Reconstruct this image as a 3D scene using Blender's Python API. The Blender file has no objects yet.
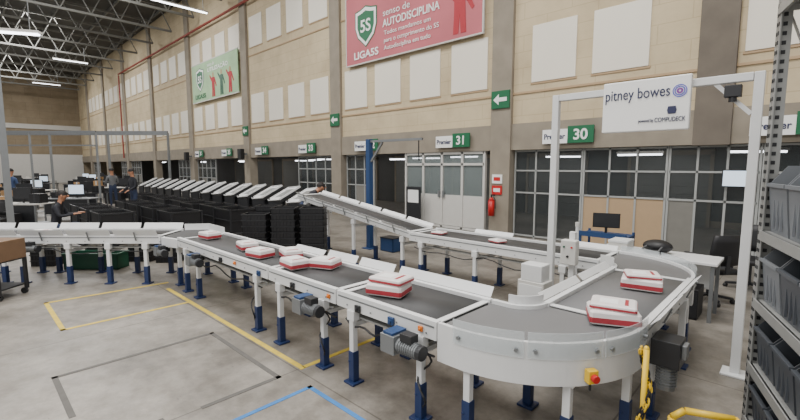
import bpy, math, random
from mathutils import Vector, Matrix, Euler
random.seed(4)
COL = bpy.context.scene.collection
PI = math.pi

# ------------------------------------------------------------------ materials
def lin(c):
    c = c/255.0
    return c/12.92 if c <= .04045 else ((c+.055)/1.055)**2.4
def S(r, g, b): return (lin(r), lin(g), lin(b), 1)
MT = {}
def mat(name, col, rough=.5, metal=0., noise=.12, scale=6., bump=0., emit=0., alpha=1., spec=.5):
    m = bpy.data.materials.new(name); m.use_nodes = True
    nt = m.node_tree; b = nt.nodes['Principled BSDF']
    b.inputs['Roughness'].default_value = rough
    b.inputs['Metallic'].default_value = metal
    b.inputs['Specular IOR Level'].default_value = spec
    tc = nt.nodes.new('ShaderNodeTexCoord')
    nz = nt.nodes.new('ShaderNodeTexNoise'); nz.inputs['Scale'].default_value = scale
    nz.inputs['Detail'].default_value = 4
    nt.links.new(tc.outputs['Object'], nz.inputs['Vector'])
    mx = nt.nodes.new('ShaderNodeMix'); mx.data_type = 'RGBA'
    mx.inputs[6].default_value = tuple(c*(1-noise) for c in col[:3])+(1,)
    mx.inputs[7].default_value = tuple(min(1, c*(1+noise)) for c in col[:3])+(1,)
    nt.links.new(nz.outputs['Fac'], mx.inputs[0])
    nt.links.new(mx.outputs[2], b.inputs['Base Color'])
    if bump:
        bp = nt.nodes.new('ShaderNodeBump'); bp.inputs['Strength'].default_value = bump
        nt.links.new(nz.outputs['Fac'], bp.inputs['Height']); nt.links.new(bp.outputs[0], b.inputs['Normal'])
    if emit:
        b.inputs['Emission Color'].default_value = col
        b.inputs['Emission Strength'].default_value = emit
    if alpha < 1: b.inputs['Alpha'].default_value = alpha
    MT[name] = m
    return m

white = mat('white_paint', S(216,217,217), .4, noise=.05)
offwhite = mat('off_white', S(200,198,193), .6, noise=.06)
blue = mat('blue_paint', S(28,46,86), .45, noise=.1)
blue2 = mat('blue_steel', S(32,62,105), .5, noise=.1)
black = mat('black_plastic', S(24,24,27), .5, noise=.2)
black2 = mat('black_metal', S(36,37,40), .45, noise=.2)
beltm = mat('belt_dark', S(58,58,59), .6, noise=.16, scale=3, bump=.05)
beltc = mat('belt_grey', S(106,106,107), .55, noise=.08, scale=3)
alu = mat('aluminium', S(165,168,172), .35, .8, noise=.08)
steel = mat('steel_grey', S(130,133,135), .45, .5, noise=.12)
galv = mat('galvanised', S(155,156,154), .45, .4, noise=.15, scale=12)
poly = mat('clear_polycarbonate', S(215,222,225), .12, alpha=.38, noise=.02)
yellow = mat('yellow_paint', S(222,184,44), .45, noise=.08)
tapey = mat('yellow_tape', S(200,174,66), .7, noise=.3, scale=10)
tapeb = mat('blue_tape', S(50,112,172), .7, noise=.25, scale=10)
tapek = mat('black_tape', S(86,83,79), .7, noise=.3, scale=10)
red = mat('red_plastic', S(190,28,30), .4)
orange = mat('orange_plastic', S(215,120,45), .4)
parcelw = mat('parcel_white', S(222,215,213), .45, noise=.07, bump=.15)
parcelr = mat('parcel_red', S(160,48,58), .5, noise=.35, scale=18)
green = mat('sign_green', S(18,98,62), .5, noise=.04)
greenb = mat('banner_green', S(156,190,148), .6, noise=.3, scale=1.2)
pinkb = mat('banner_pink', S(186,98,106), .6, noise=.3, scale=.5)
redb = mat('banner_red', S(170,35,48), .6)
signw = mat('sign_white', S(238,238,236), .5, noise=.02)
navy = mat('navy_ink', S(40,45,80), .5)
cyan = mat('logo_blue', S(70,75,190), .5)
purple = mat('logo_purple', S(130,60,150), .5)
greyp = mat('grey_bin', S(110,114,119), .5, noise=.1)
dgreyp = mat('dark_grey_bin', S(68,72,78), .5, noise=.12)
wood = mat('brown_board', S(115,90,68), .7, noise=.2)
conc = mat('concrete_column', S(141,132,118), .85, noise=.26, scale=2.5, bump=.1)
concd = mat('concrete_dark', S(108,100,90), .85, noise=.28, scale=2.5, bump=.1)
framew = mat('frame_grey', S(158,160,158), .5, noise=.06)
glassd = mat('dark_glass', S(62,68,70), .12, noise=.25, scale=1.5, alpha=.3)
glassl = mat('light_glass', S(130,140,140), .15, noise=.2, scale=1.2, alpha=.5)
greypan = mat('grey_panel', S(120,118,112), .7, noise=.12)
beigep = mat('beige_board', S(174,148,116), .7, noise=.08)
winp = mat('window_panel', S(228,222,208), .55, noise=.04, scale=1)
screen = mat('screen_lit', S(205,220,235), .3, emit=.9)
lampm = mat('lamp_tube', S(245,248,255), .3, emit=8)
skin = mat('skin', S(170,120,92), .6, noise=.06)
hairm = mat('hair_dark', S(28,22,20), .7, noise=.3)
cloth_k = mat('cloth_black', S(34,35,42), .85, noise=.2)
cloth_b = mat('cloth_blue', S(58,76,112), .85, noise=.2)
cloth_g = mat('cloth_grey', S(100,102,105), .85, noise=.15)
jeans = mat('jeans', S(45,55,80), .9, noise=.2)
darkin = mat('inner_wall_dark', S(84,84,82), .8, noise=.3, scale=.7)
innerdoor = mat('inner_door', S(120,120,116), .7, noise=.15, scale=1.)
dgreen = mat('dark_green', S(30,80,60), .5)
redpipe = mat('red_pipe', S(140,58,48), .5)
cardm = mat('cardboard', S(165,130,90), .8)

def floor_mat():
    m = bpy.data.materials.new('concrete_floor'); m.use_nodes = True
    nt = m.node_tree; b = nt.nodes['Principled BSDF']; N = nt.nodes.new; L = nt.links.new
    tc = N('ShaderNodeTexCoord')
    n1 = N('ShaderNodeTexNoise'); n1.inputs['Scale'].default_value = .6; n1.inputs['Detail'].default_value = 10; n1.inputs['Roughness'].default_value=.75
    n2 = N('ShaderNodeTexNoise'); n2.inputs['Scale'].default_value = 4; n2.inputs['Detail'].default_value = 9; n2.inputs['Roughness'].default_value=.7
    L(tc.outputs['Object'], n1.inputs['Vector']); L(tc.outputs['Object'], n2.inputs['Vector'])
    r1 = N('ShaderNodeValToRGB'); e = r1.color_ramp.elements
    e[0].position = .36; e[0].color = S(105,100,93); e[1].position = .64; e[1].color = S(154,148,139)
    L(n1.outputs['Fac'], r1.inputs[0])
    mx = N('ShaderNodeMix'); mx.data_type = 'RGBA'; mx.blend_type = 'MULTIPLY'; mx.inputs[0].default_value = .75
    r2 = N('ShaderNodeValToRGB'); r2.color_ramp.elements[0].position = .36; r2.color_ramp.elements[0].color = (.58,.56,.53,1)
    r2.color_ramp.elements[1].position=.58
    L(n2.outputs['Fac'], r2.inputs[0]); L(r1.outputs[0], mx.inputs[6]); L(r2.outputs[0], mx.inputs[7])
    br = N('ShaderNodeTexBrick'); br.offset = 0; br.inputs['Scale'].default_value = 1
    br.inputs['Brick Width'].default_value = 2.4; br.inputs['Row Height'].default_value = 2.4
    br.inputs['Mortar Size'].default_value = .008; br.inputs['Color1'].default_value = (1,1,1,1); br.inputs['Color2'].default_value = (.93,.93,.93,1)
    br.inputs['Mortar'].default_value = (.45,.44,.42,1); br.inputs['Mortar Smooth'].default_value = .3
    mp = N('ShaderNodeMapping'); mp.inputs['Location'].default_value = (.9,.35,0)
    L(tc.outputs['Object'], mp.inputs[0]); L(mp.outputs[0], br.inputs['Vector'])
    m2 = N('ShaderNodeMix'); m2.data_type = 'RGBA'; m2.blend_type = 'MULTIPLY'; m2.inputs[0].default_value = .9
    L(mx.outputs[2], m2.inputs[6]); L(br.outputs[0], m2.inputs[7])
    vo = N('ShaderNodeTexVoronoi'); vo.inputs['Scale'].default_value = 3.2; vo.inputs['Randomness'].default_value = 1
    mw = N('ShaderNodeMapping'); mw.inputs['Scale'].default_value = (1,2.6,1); mw.inputs['Rotation'].default_value=(0,0,.5)
    L(tc.outputs['Object'], mw.inputs[0]); L(mw.outputs[0], vo.inputs['Vector'])
    r3 = N('ShaderNodeValToRGB'); r3.color_ramp.elements[0].position=.03; r3.color_ramp.elements[0].color=(.62,.6,.58,1); r3.color_ramp.elements[1].position=.07
    L(vo.outputs['Distance'], r3.inputs[0])
    m3 = N('ShaderNodeMix'); m3.data_type = 'RGBA'; m3.blend_type = 'MULTIPLY'; m3.inputs[0].default_value = .8
    L(m2.outputs[2], m3.inputs[6]); L(r3.outputs[0], m3.inputs[7]); L(m3.outputs[2], b.inputs['Base Color'])
    rr = N('ShaderNodeMapRange'); rr.inputs[3].default_value = .3; rr.inputs[4].default_value = .6
    L(n1.outputs['Fac'], rr.inputs[0]); L(rr.outputs[0], b.inputs['Roughness'])
    return m
def block_mat(name, c1, c2, mort, w, h, axis='XZ'):
    m = bpy.data.materials.new(name); m.use_nodes = True
    nt = m.node_tree; b = nt.nodes['Principled BSDF']; N = nt.nodes.new; L = nt.links.new
    b.inputs['Roughness'].default_value = .85
    tc = N('ShaderNodeTexCoord'); sp = N('ShaderNodeSeparateXYZ'); cb = N('ShaderNodeCombineXYZ')
    L(tc.outputs['Object'], sp.inputs[0]); L(sp.outputs['X' if axis=='XZ' else 'Y'], cb.inputs[0]); L(sp.outputs['Z'], cb.inputs[1])
    br = N('ShaderNodeTexBrick'); br.inputs['Scale'].default_value = 1
    br.inputs['Brick Width'].default_value = w; br.inputs['Row Height'].default_value = h
    br.inputs['Mortar Size'].default_value = .009; br.inputs['Color1'].default_value = c1; br.inputs['Color2'].default_value = c2
    br.inputs['Mortar'].default_value = mort
    L(cb.outputs[0], br.inputs['Vector'])
    n1 = N('ShaderNodeTexNoise'); n1.inputs['Scale'].default_value = .8; n1.inputs['Detail'].default_value = 8; n1.inputs['Roughness'].default_value=.65
    L(tc.outputs['Object'], n1.inputs['Vector'])
    r = N('ShaderNodeValToRGB'); r.color_ramp.elements[0].position=.3; r.color_ramp.elements[0].color=(.72,.70,.67,1); r.color_ramp.elements[1].position=.62
    L(n1.outputs['Fac'], r.inputs[0])
    mx = N('ShaderNodeMix'); mx.data_type='RGBA'; mx.blend_type='MULTIPLY'; mx.inputs[0].default_value=.8
    L(br.outputs[0], mx.inputs[6]); L(r.outputs[0], mx.inputs[7]); L(mx.outputs[2], b.inputs['Base Color'])
    return m
floorm = floor_mat()
wallm = block_mat('beige_block', S(204,188,156), S(200,183,151), S(186,169,137), 1.2, .4)
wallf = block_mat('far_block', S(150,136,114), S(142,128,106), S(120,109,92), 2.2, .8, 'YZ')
roofm = mat('roof_sheet', S(64,64,62), .7, noise=.3, scale=.4)
trussm = mat('truss_steel', S(112,112,108), .6, noise=.1)

# ------------------------------------------------------------------ builder
KIDS = {}
class MB:
    def __init__(s): s.v=[]; s.f=[]; s.m=[]
    def add(s, vs, fs, mi=0, M=None):
        o=len(s.v)
        for p in vs:
            p=Vector(p)
            if M is not None: p = M @ p
            s.v.append(p)
        for f in fs: s.f.append([o+i for i in f]); s.m.append(mi)
        return s
    def box(s,x0,x1,y0,y1,z0,z1,mi=0,M=None):
        return s.add([(x0,y0,z0),(x1,y0,z0),(x1,y1,z0),(x0,y1,z0),(x0,y0,z1),(x1,y0,z1),(x1,y1,z1),(x0,y1,z1)],
              [(0,3,2,1),(4,5,6,7),(0,1,5,4),(1,2,6,5),(2,3,7,6),(3,0,4,7)],mi,M)
    def cyl(s,p0,p1,r,n=12,mi=0,r1=None,M=None):
        p0=Vector(p0);p1=Vector(p1); r1=r if r1 is None else r1
        d=(p1-p0).normalized(); a=d.orthogonal().normalized(); b=d.cross(a)
        vs=[];
        for p,rr in((p0,r),(p1,r1)):
            for i in range(n):
                t=2*PI*i/n; vs.append(p+a*rr*math.cos(t)+b*rr*math.sin(t))
        fs=[(i,(i+1)%n,n+(i+1)%n,n+i) for i in range(n)]
        fs.append(tuple(range(n-1,-1,-1))); fs.append(tuple(range(n,2*n)))
        return s.add(vs,fs,mi,M)
    def bar(s,p0,p1,w,h,mi=0):
        p0=Vector(p0);p1=Vector(p1); d=(p1-p0).normalized()
        up=Vector((0,0,1)) if abs(d.z)<.95 else Vector((0,1,0))
        a=d.cross(up).normalized()*w/2; b=a.cross(d).normalized()*h/2
        vs=[p+q for p in(p0,p1) for q in(-a-b,a-b,a+b,-a+b)]
        return s.add(vs,[(0,1,5,4),(1,2,6,5),(2,3,7,6),(3,0,4,7),(3,2,1,0),(4,5,6,7)],mi)
    def tube(s,pts,r,n=8,mi=0):
        for a,b in zip(pts[:-1],pts[1:]): s.cyl(a,b,r,n,mi)
        return s
    def arc(s,cx,cy,r0,r1,a0,a1,z0,z1,n=24,mi=0):
        vs=[];fs=[]
        for i in range(n+1):
            a=math.radians(a0+(a1-a0)*i/n); c,q=math.cos(a),math.sin(a)
            vs+=[(cx+r0*c,cy+r0*q,z0),(cx+r1*c,cy+r1*q,z0),(cx+r1*c,cy+r1*q,z1),(cx+r0*c,cy+r0*q,z1)]
        for i in range(n):
            o=4*i
            for k in range(4): fs.append((o+k,o+(k+1)%4,o+4+(k+1)%4,o+4+k))
        fs.append((3,2,1,0)); e=4*n; fs.append((e,e+1,e+2,e+3))
        return s.add(vs,fs,mi)
    def prism(s,poly,z0,z1,mi=0,M=None):
        n=len(poly); vs=[(x,y,z0) for x,y in poly]+[(x,y,z1) for x,y in poly]
        fs=[tuple(range(n-1,-1,-1)),tuple(range(n,2*n))]+[(i,(i+1)%n,n+(i+1)%n,n+i) for i in range(n)]
        return s.add(vs,fs,mi,M)
    def ball(s,c,rx,ry,rz,n=12,k=8,mi=0,cut=-1.0):
        vs=[];fs=[]
        for j in range(k+1):
            t=-PI/2+PI*j/k; t=max(t,math.asin(cut)) if cut>-1 else t
            for i in range(n):
                a=2*PI*i/n; vs.append((c[0]+rx*math.cos(t)*math.cos(a),c[1]+ry*math.cos(t)*math.sin(a),c[2]+rz*math.sin(t)))
        for j in range(k):
            for i in range(n): fs.append((j*n+i,j*n+(i+1)%n,(j+1)*n+(i+1)%n,(j+1)*n+i))
        return s.add(vs,fs,mi)
    def obj(s,name,mats,parent=None,label=None,bevel=0,smooth=False,warp=None,loc=None,rz=0,kind=None,cat=None,group=None):
        me=bpy.data.meshes.new(name)
        vs=[warp(v) if warp else v for v in s.v]
        me.from_pydata([tuple(v) for v in vs],[],s.f)
        if not isinstance(mats,(list,tuple)): mats=[mats]
        for m in mats: me.materials.append(m)
        me.polygons.foreach_set('material_index',s.m)
        if smooth:
            me.polygons.foreach_set('use_smooth',[len(f)==4 for f in s.f])
        me.update()
        import bmesh
        bm=bmesh.new(); bm.from_mesh(me); bmesh.ops.recalc_face_normals(bm,faces=bm.faces); bm.to_mesh(me); bm.free()
        o=bpy.data.objects.new(name,me); COL.objects.link(o)
        if bevel:
            b=o.modifiers.new('b','BEVEL'); b.width=bevel; b.segments=2; b.limit_method='ANGLE'; b.angle_limit=math.radians(50)
        if parent is not None:
            o.parent=parent; KIDS.setdefault(parent.name,[]).append(o)
        if loc is not None: o.location=loc
        if rz: o.rotation_euler=(0,0,rz)
        if label: o['label']=label
        if kind: o['kind']=kind
        if cat: o['category']=cat
        if group: o['group']=group
        return o
def thing(name,label,cat,loc=(0,0,0),rz=0,group=None):
    e=bpy.data.objects.new(name,None); e.empty_display_size=.1; COL.objects.link(e)
    e.location=loc; e.rotation_euler=(0,0,rz); e['label']=label; e['category']=cat
    if group: e['group']=group
    return e
def dup(root,loc,rz=None,label=None):
    r=root.copy(); COL.objects.link(r); r.location=loc
    if rz is not None: r.rotation_euler=(0,0,rz)
    if label: r['label']=label
    def rec(a,b):
        for k in KIDS.get(a.name,[]):
            c=k.copy(); COL.objects.link(c); c.parent=b; KIDS.setdefault(b.name,[]).append(c); rec(k,c)
    rec(root,r)
    return r
def text(s,size,loc,parent,m,name='lettering',align='LEFT',width=None,rot=(PI/2,0,0),ex=.003,bold=0):
    cu=bpy.data.curves.new('t','FONT'); cu.body=s; cu.size=size; cu.extrude=ex; cu.align_x=align; cu.offset=bold
    o=bpy.data.objects.new('t',cu); COL.objects.link(o)
    bpy.context.view_layer.update()
    me=bpy.data.meshes.new_from_object(o.evaluated_get(bpy.context.evaluated_depsgraph_get()))
    w=o.dimensions.x
    bpy.data.objects.remove(o)
    me.materials.clear(); me.materials.append(m)
    n=bpy.data.objects.new(name,me); COL.objects.link(n); n.location=loc; n.rotation_euler=rot
    if width and w>0: n.scale=(width/w,1,1)
    n.parent=parent; KIDS.setdefault(parent.name,[]).append(n)
    return n

# ------------------------------------------------------------------ room shell
WY=10.2
MB().box(-62,8,-10,17,-.2,0).obj('floor',floorm,kind='structure')
MB().box(-62,8,WY,WY+.3,2.9,12).obj('wall_back',wallm,kind='structure')
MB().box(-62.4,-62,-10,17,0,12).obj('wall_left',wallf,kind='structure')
MB().box(-62.4,4,-10,WY+.3,12,12.2).obj('ceiling',roofm,kind='structure')
MB().box(-61.9,8,16,16.2,0,3).obj('wall_rear',darkin,kind='structure')
MB().box(-61.9,8,WY+.31,16,2.9,3.0).obj('trim_1',concd,kind='structure')
MB().box(-61.95,8,WY-.06,WY+.3,2.32,3.0).obj('trim_2',conc,kind='structure')
tn=3; dn=2
PX=[-1.35,-5.95,-13.1,-20.4,-27.7,-35,-42.3,-49.6,-56.9]
for i,px in enumerate(PX):
    w=.3
    MB().box(px-w,px+w,WY-.12,WY+.3,0 if i else 2.3,12).obj('trim_%d'%tn,conc if i else concd,kind='structure',bevel=.01); tn+=1
for z in(3.75,7.2):
    MB().box(-61.9,8,WY-.03,WY+.01,z,z+.05).obj('trim_%d'%tn,beigep,kind='structure'); tn+=1
MB().box(-61.98,-61.9,-10,WY,6.0,6.5).obj('trim_%d'%tn,offwhite,kind='structure'); tn+=1
MB().box(-61.98,-61.9,-10,WY,0,3.2).obj('trim_%d'%tn,offwhite,kind='structure'); tn+=1
MB().box(-8,8,16-.02,16,0,0.2).obj('baseboard_back',conc,kind='structure')
for k in range(9):
    x=-3.2-3.75*k
    m=MB()
    for j in range(9): m.box(x-1.1,x+1.1,15.93-(j%2)*.015,16,.0+j*.25,.0+j*.25+.245)
    m.box(x-1.2,x-1.1,15.9,16,0,2.35,1).box(x+1.1,x+1.2,15.9,16,0,2.35,1).box(x-1.2,x+1.2,15.9,16,2.25,2.4,1)
    m.obj('door_%d'%dn,[innerdoor,conc],kind='structure'); dn+=1
wn=1
cent=[(-.45,1.0),(-3.1,1.15),(-4.6,1.1)]
for k in range(1,8):
    a=PX[k]; b=PX[k+1] if k+1<len(PX) else a-7.3
    L=a-b
    for j in range(4): cent.append((a-L*(.155+.23*j),1.22 if k<3 else 1.2))
for (cx,w) in cent:
    for (z0,z1) in((4.0,5.38),(7.6,9.0)):
        if z0>6 and -12.9<cx: continue
        m=MB().box(cx-w/2,cx+w/2,WY-.035,WY+.02,z0,z1)
        m.box(cx-w/2-.03,cx+w/2+.03,WY-.02,WY+.02,z0-.05,z0,1)
        m.obj('window_%d'%wn,[winp,beigep],kind='structure',bevel=.006); wn+=1

def partition(x0,x1,n,kinds,zr=1.2,ztop=2.32,fw=.02):
    global wn
    m=MB(); w=(x1-x0)/n
    for i in range(n+1):
        x=x0+w*i; m.box(x-fw,x+fw,WY+.1,WY+.16,0,ztop,0)
    for z in(.06,zr,1.78,ztop-.03): m.box(x0,x1,WY+.1,WY+.16,z-fw,z+fw,0)
    for i in range(n):
        a=x0+w*i+fw;b=x0+w*(i+1)-fw
        m.box(a,b,WY+.12,WY+.14,zr+fw,ztop-.05,1)
        m.box(a,b,WY+.12,WY+.14,.08,zr-fw,kinds[i%len(kinds)])
    m.obj('window_%d'%wn,[framew,glassd,beigep,greypan],kind='structure'); wn+=1
partition(-5.6,-3.85,3,[1,1,1])
partition(-3.8,-2.1,3,[2,2,2,2])
partition(-2.05,-.6,3,[3,1,1])
partition(-.55,3.5,8,[1,3])
partition(-12.7,-11.2,3,[1,3,3])
for b in range(2,8):
    a=PX[b]-.35; c=(PX[b+1] if b+1<len(PX) else PX[b]-7.3)+.35
    if b%2: partition(c,c+2.6,4,[1,3])
    else: partition(a-2.6,a,4,[1,1])
d=MB()
x0,x1=-9.5,-6.5
for x in(x0,x0+.75,(x0+x1)/2,x1-.75,x1): d.box(x-.035,x+.035,WY-.02,WY+.08,0,2.32,0)
for z in(.05,2.28,1.95): d.box(x0,x1,WY-.02,WY+.08,z-.035,z+.035,0)
for i,(a,b) in enumerate(((x0,x0+.75),(x0+.75,-8.0),(-8.0,x1-.75),(x1-.75,x1))):
    d.box(a+.04,b-.04,WY+.02,WY+.04,1.0,1.9,1)
    d.box(a+.04,b-.04,WY+.0,WY+.05,.1,.95,0)
    d.box(a+.04,b-.04,WY,WY+.05,.95,1.03,0)
    d.box(a+.04,b-.04,WY+.02,WY+.04,1.99,2.24,1)
d.box(-8.12,-8.05,WY-.06,WY-.02,.95,1.15,2); d.box(-7.95,-7.88,WY-.06,WY-.02,.95,1.15,2)
d.obj('door_1',[offwhite,glassl,steel],kind='structure')

# ------------------------------------------------------------------ roof steel
def truss(x,i):
    m=MB(); y0,y1=-9.5,WY-.3; zb,zt=10.35,11.8
    m.box(x-.06,x+.06,y0,y1,zb-.06,zb+.06); m.box(x-.06,x+.06,y0,y1,zt-.06,zt+.06)
    n=14; st=(y1-y0)/n
    for k in range(n):
        a=y0+st*k
        m.bar((x,a,zb),(x,a+st/2,zt),.05,.05); m.bar((x,a+st/2,zt),(x,a+st,zb),.05,.05)
    return m.obj('roof_truss',trussm,label='grey steel lattice truss spanning under the roof sheeting',cat='roof truss',group='roof trusses')
for i in range(14): truss(-11-3.7*i,i)
for j in range(9):
    y=-9+j*2.35
    MB().box(-61.8,3.8,y-.04,y+.04,11.86,12.0).obj('roof_purlin',trussm,label='long grey steel purlin under the roof sheets',cat='roof beam',group='roof purlins')

def lamp(loc,L,rz,rods=1.0):
    t=thing('fluorescent_light','long white hanging fluorescent light fixture, switched on','light fixture',loc,rz,'hanging fluorescent lights')
    m=MB(); m.box(-L/2,L/2,-.09,.09,0,.05); m.add([(-L/2,-.13,-.03),(L/2,-.13,-.03),(L/2,-.05,.03),(-L/2,-.05,.03)],[(0,1,2,3)])
    m.add([(-L/2,.13,-.03),(L/2,.13,-.03),(L/2,.05,.03),(-L/2,.05,.03)],[(0,1,2,3)])
    m.obj('lamp_housing',offwhite,t)
    for y in(-.04,.04): MB().cyl((-L/2+.03,y,-.025),(L/2-.03,y,-.025),.02,8).obj('lamp_tube',lampm,t)
    for x in(-L/2+.2,L/2-.2): MB().cyl((x,0,.05),(x,0,rods),.012,6).obj('hanging_rod',steel,t)
    return t
for (x,y,L,rz) in [(-21.5,7.2,3.4,PI/2),(-38,6,2.0,PI/2),(-38,0,2.0,PI/2),(-50,6,2.0,PI/2),(-50,1,2.0,PI/2)]:
    lamp((x,y,9.3),L,rz,rods=1.0)
lamp((-13.6,.9,5.0),1.5,math.radians(60),rods=6.95)
MB().tube([(-43,WY-.2,2.6),(-43,WY-.2,9.6)],.06,8).obj('fire_pipe',redpipe,label='red vertical fire sprinkler riser pipe on the wall',cat='pipe')
MB().tube([(-43,WY-.22,9.7),(5,WY-.22,9.7)],.06,8).obj('fire_pipe',redpipe,label='red fire sprinkler pipe running along the high wall',cat='pipe')
for k in range(16):
    x=-.8-2.7*k; y=12.6+(k%3)*1.1
    t=thing('ceiling_light','narrow fluorescent light under the low dock ceiling','light fixture',(x,y,2.20),0 if k%2 else .6,'dock ceiling lights')
    MB().box(-.6,.6,-.07,.07,.05,.12).obj('lamp_housing',offwhite,t)
    MB().cyl((-.58,0,.03),(.58,0,.03),.03,8).obj('lamp_tube',lampm,t)
    for xx in(-.5,.5): MB().cyl((xx,0,.12),(xx,0,.70),.008,6).obj('hanging_rod',steel,t)

# ------------------------------------------------------------------ wall signs
nums=[(-.16,'29'),(-4.12,'30'),(-7.5,'31'),(-11.3,'32'),(-15,'33'),(-18.8,'34'),(-22.6,'35'),(-26.4,'36')]
for x,nm in nums:
    t=thing('dock_sign','wall plate, white half lettered, green half with dock number %s'%nm,'sign',(x,WY-.17,2.44),0,'dock number signs')
    MB().box(-.62,0,0,.04,0,.34).obj('name_plate',signw,t,bevel=.005)
    MB().box(0,.60,0,.04,.0,.40).obj('number_plate',green,t,bevel=.005)
    text('Premier',.18,(-.58,-.004,.11),t,navy,width=.52,bold=.004)
    text(nm,.34,(.30,-.004,.085),t,signw,align='CENTER',bold=.008)
for x in(-5.95,-13.1,-20.4):
    t=thing('arrow_sign','green square sign with a white arrow fixed to the column','sign',(x,WY-.17,3.42),0,'green arrow signs')
    MB().box(-.27,.27,0,.05,0,.46).obj('sign_plate',green,t,bevel=.005)
    M=Matrix.Translation((0,-.003,.23))@Matrix.Rotation(PI/2,4,'X')
    MB().prism([(-.2,0),(-.04,.14),(-.04,.05),(.2,.05),(.2,-.05),(-.04,-.05),(-.04,-.14)],-.003,.006,M=M).obj('arrow',signw,t)

def shield(t,cx,cz,s,bg,tx):
    pts=[(-.5,.5),(-.25,.54),(0,.62),(.25,.54),(.5,.5),(.5,0),(.38,-.3),(0,-.62),(-.38,-.3),(-.5,0)]
    for k,(f,mm,nm) in enumerate(((1.14,green,'emblem_edge'),(1.06,signw,'emblem_border'),(.86,bg,'emblem'))):
        M=Matrix.Translation((cx,-.008-.007*k,cz))@Matrix.Rotation(PI/2,4,'X')
        MB().prism([(a*s*f,b*s*f) for a,b in pts],0,.004,M=M).obj(nm,mm,t)
    text('5S',s*.58,(cx,-.034,cz-.17*s),t,signw,align='CENTER',name='emblem_lettering',bold=.01)
FIG=[(-.3,0),(-.06,0),(0,.7),(.06,0),(.3,0),(.26,.8),(.24,1.25),(.55,.75),(.66,.85),(.3,1.55),(.1,1.6),(-.1,1.6),(-.3,1.55),(-.62,1.85),(-.7,1.72),(-.26,1.2),(-.26,.8)]
def figure(t,x,z,q,mm):
    M=Matrix.Translation((x,-.008,z))@Matrix.Rotation(PI/2,4,'X')
    MB().prism([(a*q,b*q) for a,b in FIG],0,.004,M=M).obj('printed_figure',mm,t)
    M=Matrix.Translation((x,-.008,z+1.79*q))@Matrix.Rotation(PI/2,4,'X')
    MB().prism([(.17*q*math.cos(k*.5236),.2*q*math.sin(k*.5236)) for k in range(12)],0,.004,M=M).obj('printed_head',beigep,t)
t=thing('banner','large pink-red banner with shield emblem and white lettering','banner',(-12.3,WY-.16,5.5))
MB().box(0,5.75,0,.03,0,2.3).obj('banner_sheet',pinkb,t)
MB().box(-.04,5.79,-.01,.05,-.04,.0).box(-.04,5.79,-.01,.05,2.3,2.35).box(-.04,0,-.01,.05,0,2.3).box(5.75,5.79,-.01,.05,0,2.3).obj('banner_frame',offwhite,t)
shield(t,1.05,1.18,.98,green,signw)
text('LIGA5S',.34,(1.05,-.02,.15),t,signw,width=1.25,align='CENTER',bold=.008)
text('senso de',.30,(1.9,-.02,1.30),t,signw,width=1.2)
text('AUTODISCIPLINA',.34,(1.9,-.02,.96),t,signw,width=2.4,bold=.006)
text('Todos mandamos um',.2,(1.95,-.02,.70),t,signw,width=2.0)
text('para o cumprimento do 5S',.2,(1.95,-.02,.46),t,signw,width=2.3)
text('Autodisciplina em tudo',.2,(1.95,-.02,.22),t,signw,width=2.0)
figure(t,5.0,.12,.74,redb)
t=thing('banner','pale green banner with shield emblem, high on the wall','banner',(-26.9,WY-.16,5.65))
MB().box(0,6.0,0,.03,0,2.1).obj('banner_sheet',greenb,t)
MB().box(-.04,6.04,-.01,.05,-.05,.0).box(-.04,6.04,-.01,.05,2.1,2.15).obj('banner_frame',offwhite,t)
shield(t,1.2,1.2,.95,green,signw)
text('LIGA5S',.34,(1.2,-.02,.16),t,green,align='CENTER',width=1.5,bold=.008)
text('senso de',.26,(2.3,-.02,1.78),t,signw)
text('UTILIZAÇÃO',.3,(2.3,-.02,1.48),t,signw,width=2.6,bold=.006)
for k in range(3): figure(t,3.0+k*1.05,.08,.66,[redb,dgreen,redb][k])

t=thing('fire_extinguisher','red fire extinguisher hung on the concrete column','fire extinguisher',(-6.1,WY-.24,.55))
MB().cyl((0,0,0),(0,0,.42),.085,16).cyl((0,0,.42),(0,0,.5),.085,16,r1=.03).obj('body',red,t,smooth=True)
MB().cyl((0,0,.5),(0,0,.55),.02).box(-.02,.1,-.015,.015,.55,.58).obj('valve',black,t)
MB().tube([(.05,0,.54),(.11,0,.45),(.12,0,.2)],.012,6).obj('hose',black,t)
MB().box(-.03,.03,.07,.12,.3,.36).obj('bracket',steel,t)
for z,mm,lb in((1.25,red,'red safety notice plate on the column'),(1.55,signw,'white paper notice on the column')):
    MB().box(-6.15,-5.85,WY-.15,WY-.12,z-.12,z+.12).box(-6.1,-5.9,WY-.155,WY-.15,z-.05,z+.05,1).obj('notice',[mm,signw if mm is red else red],label=lb,cat='sign')

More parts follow.
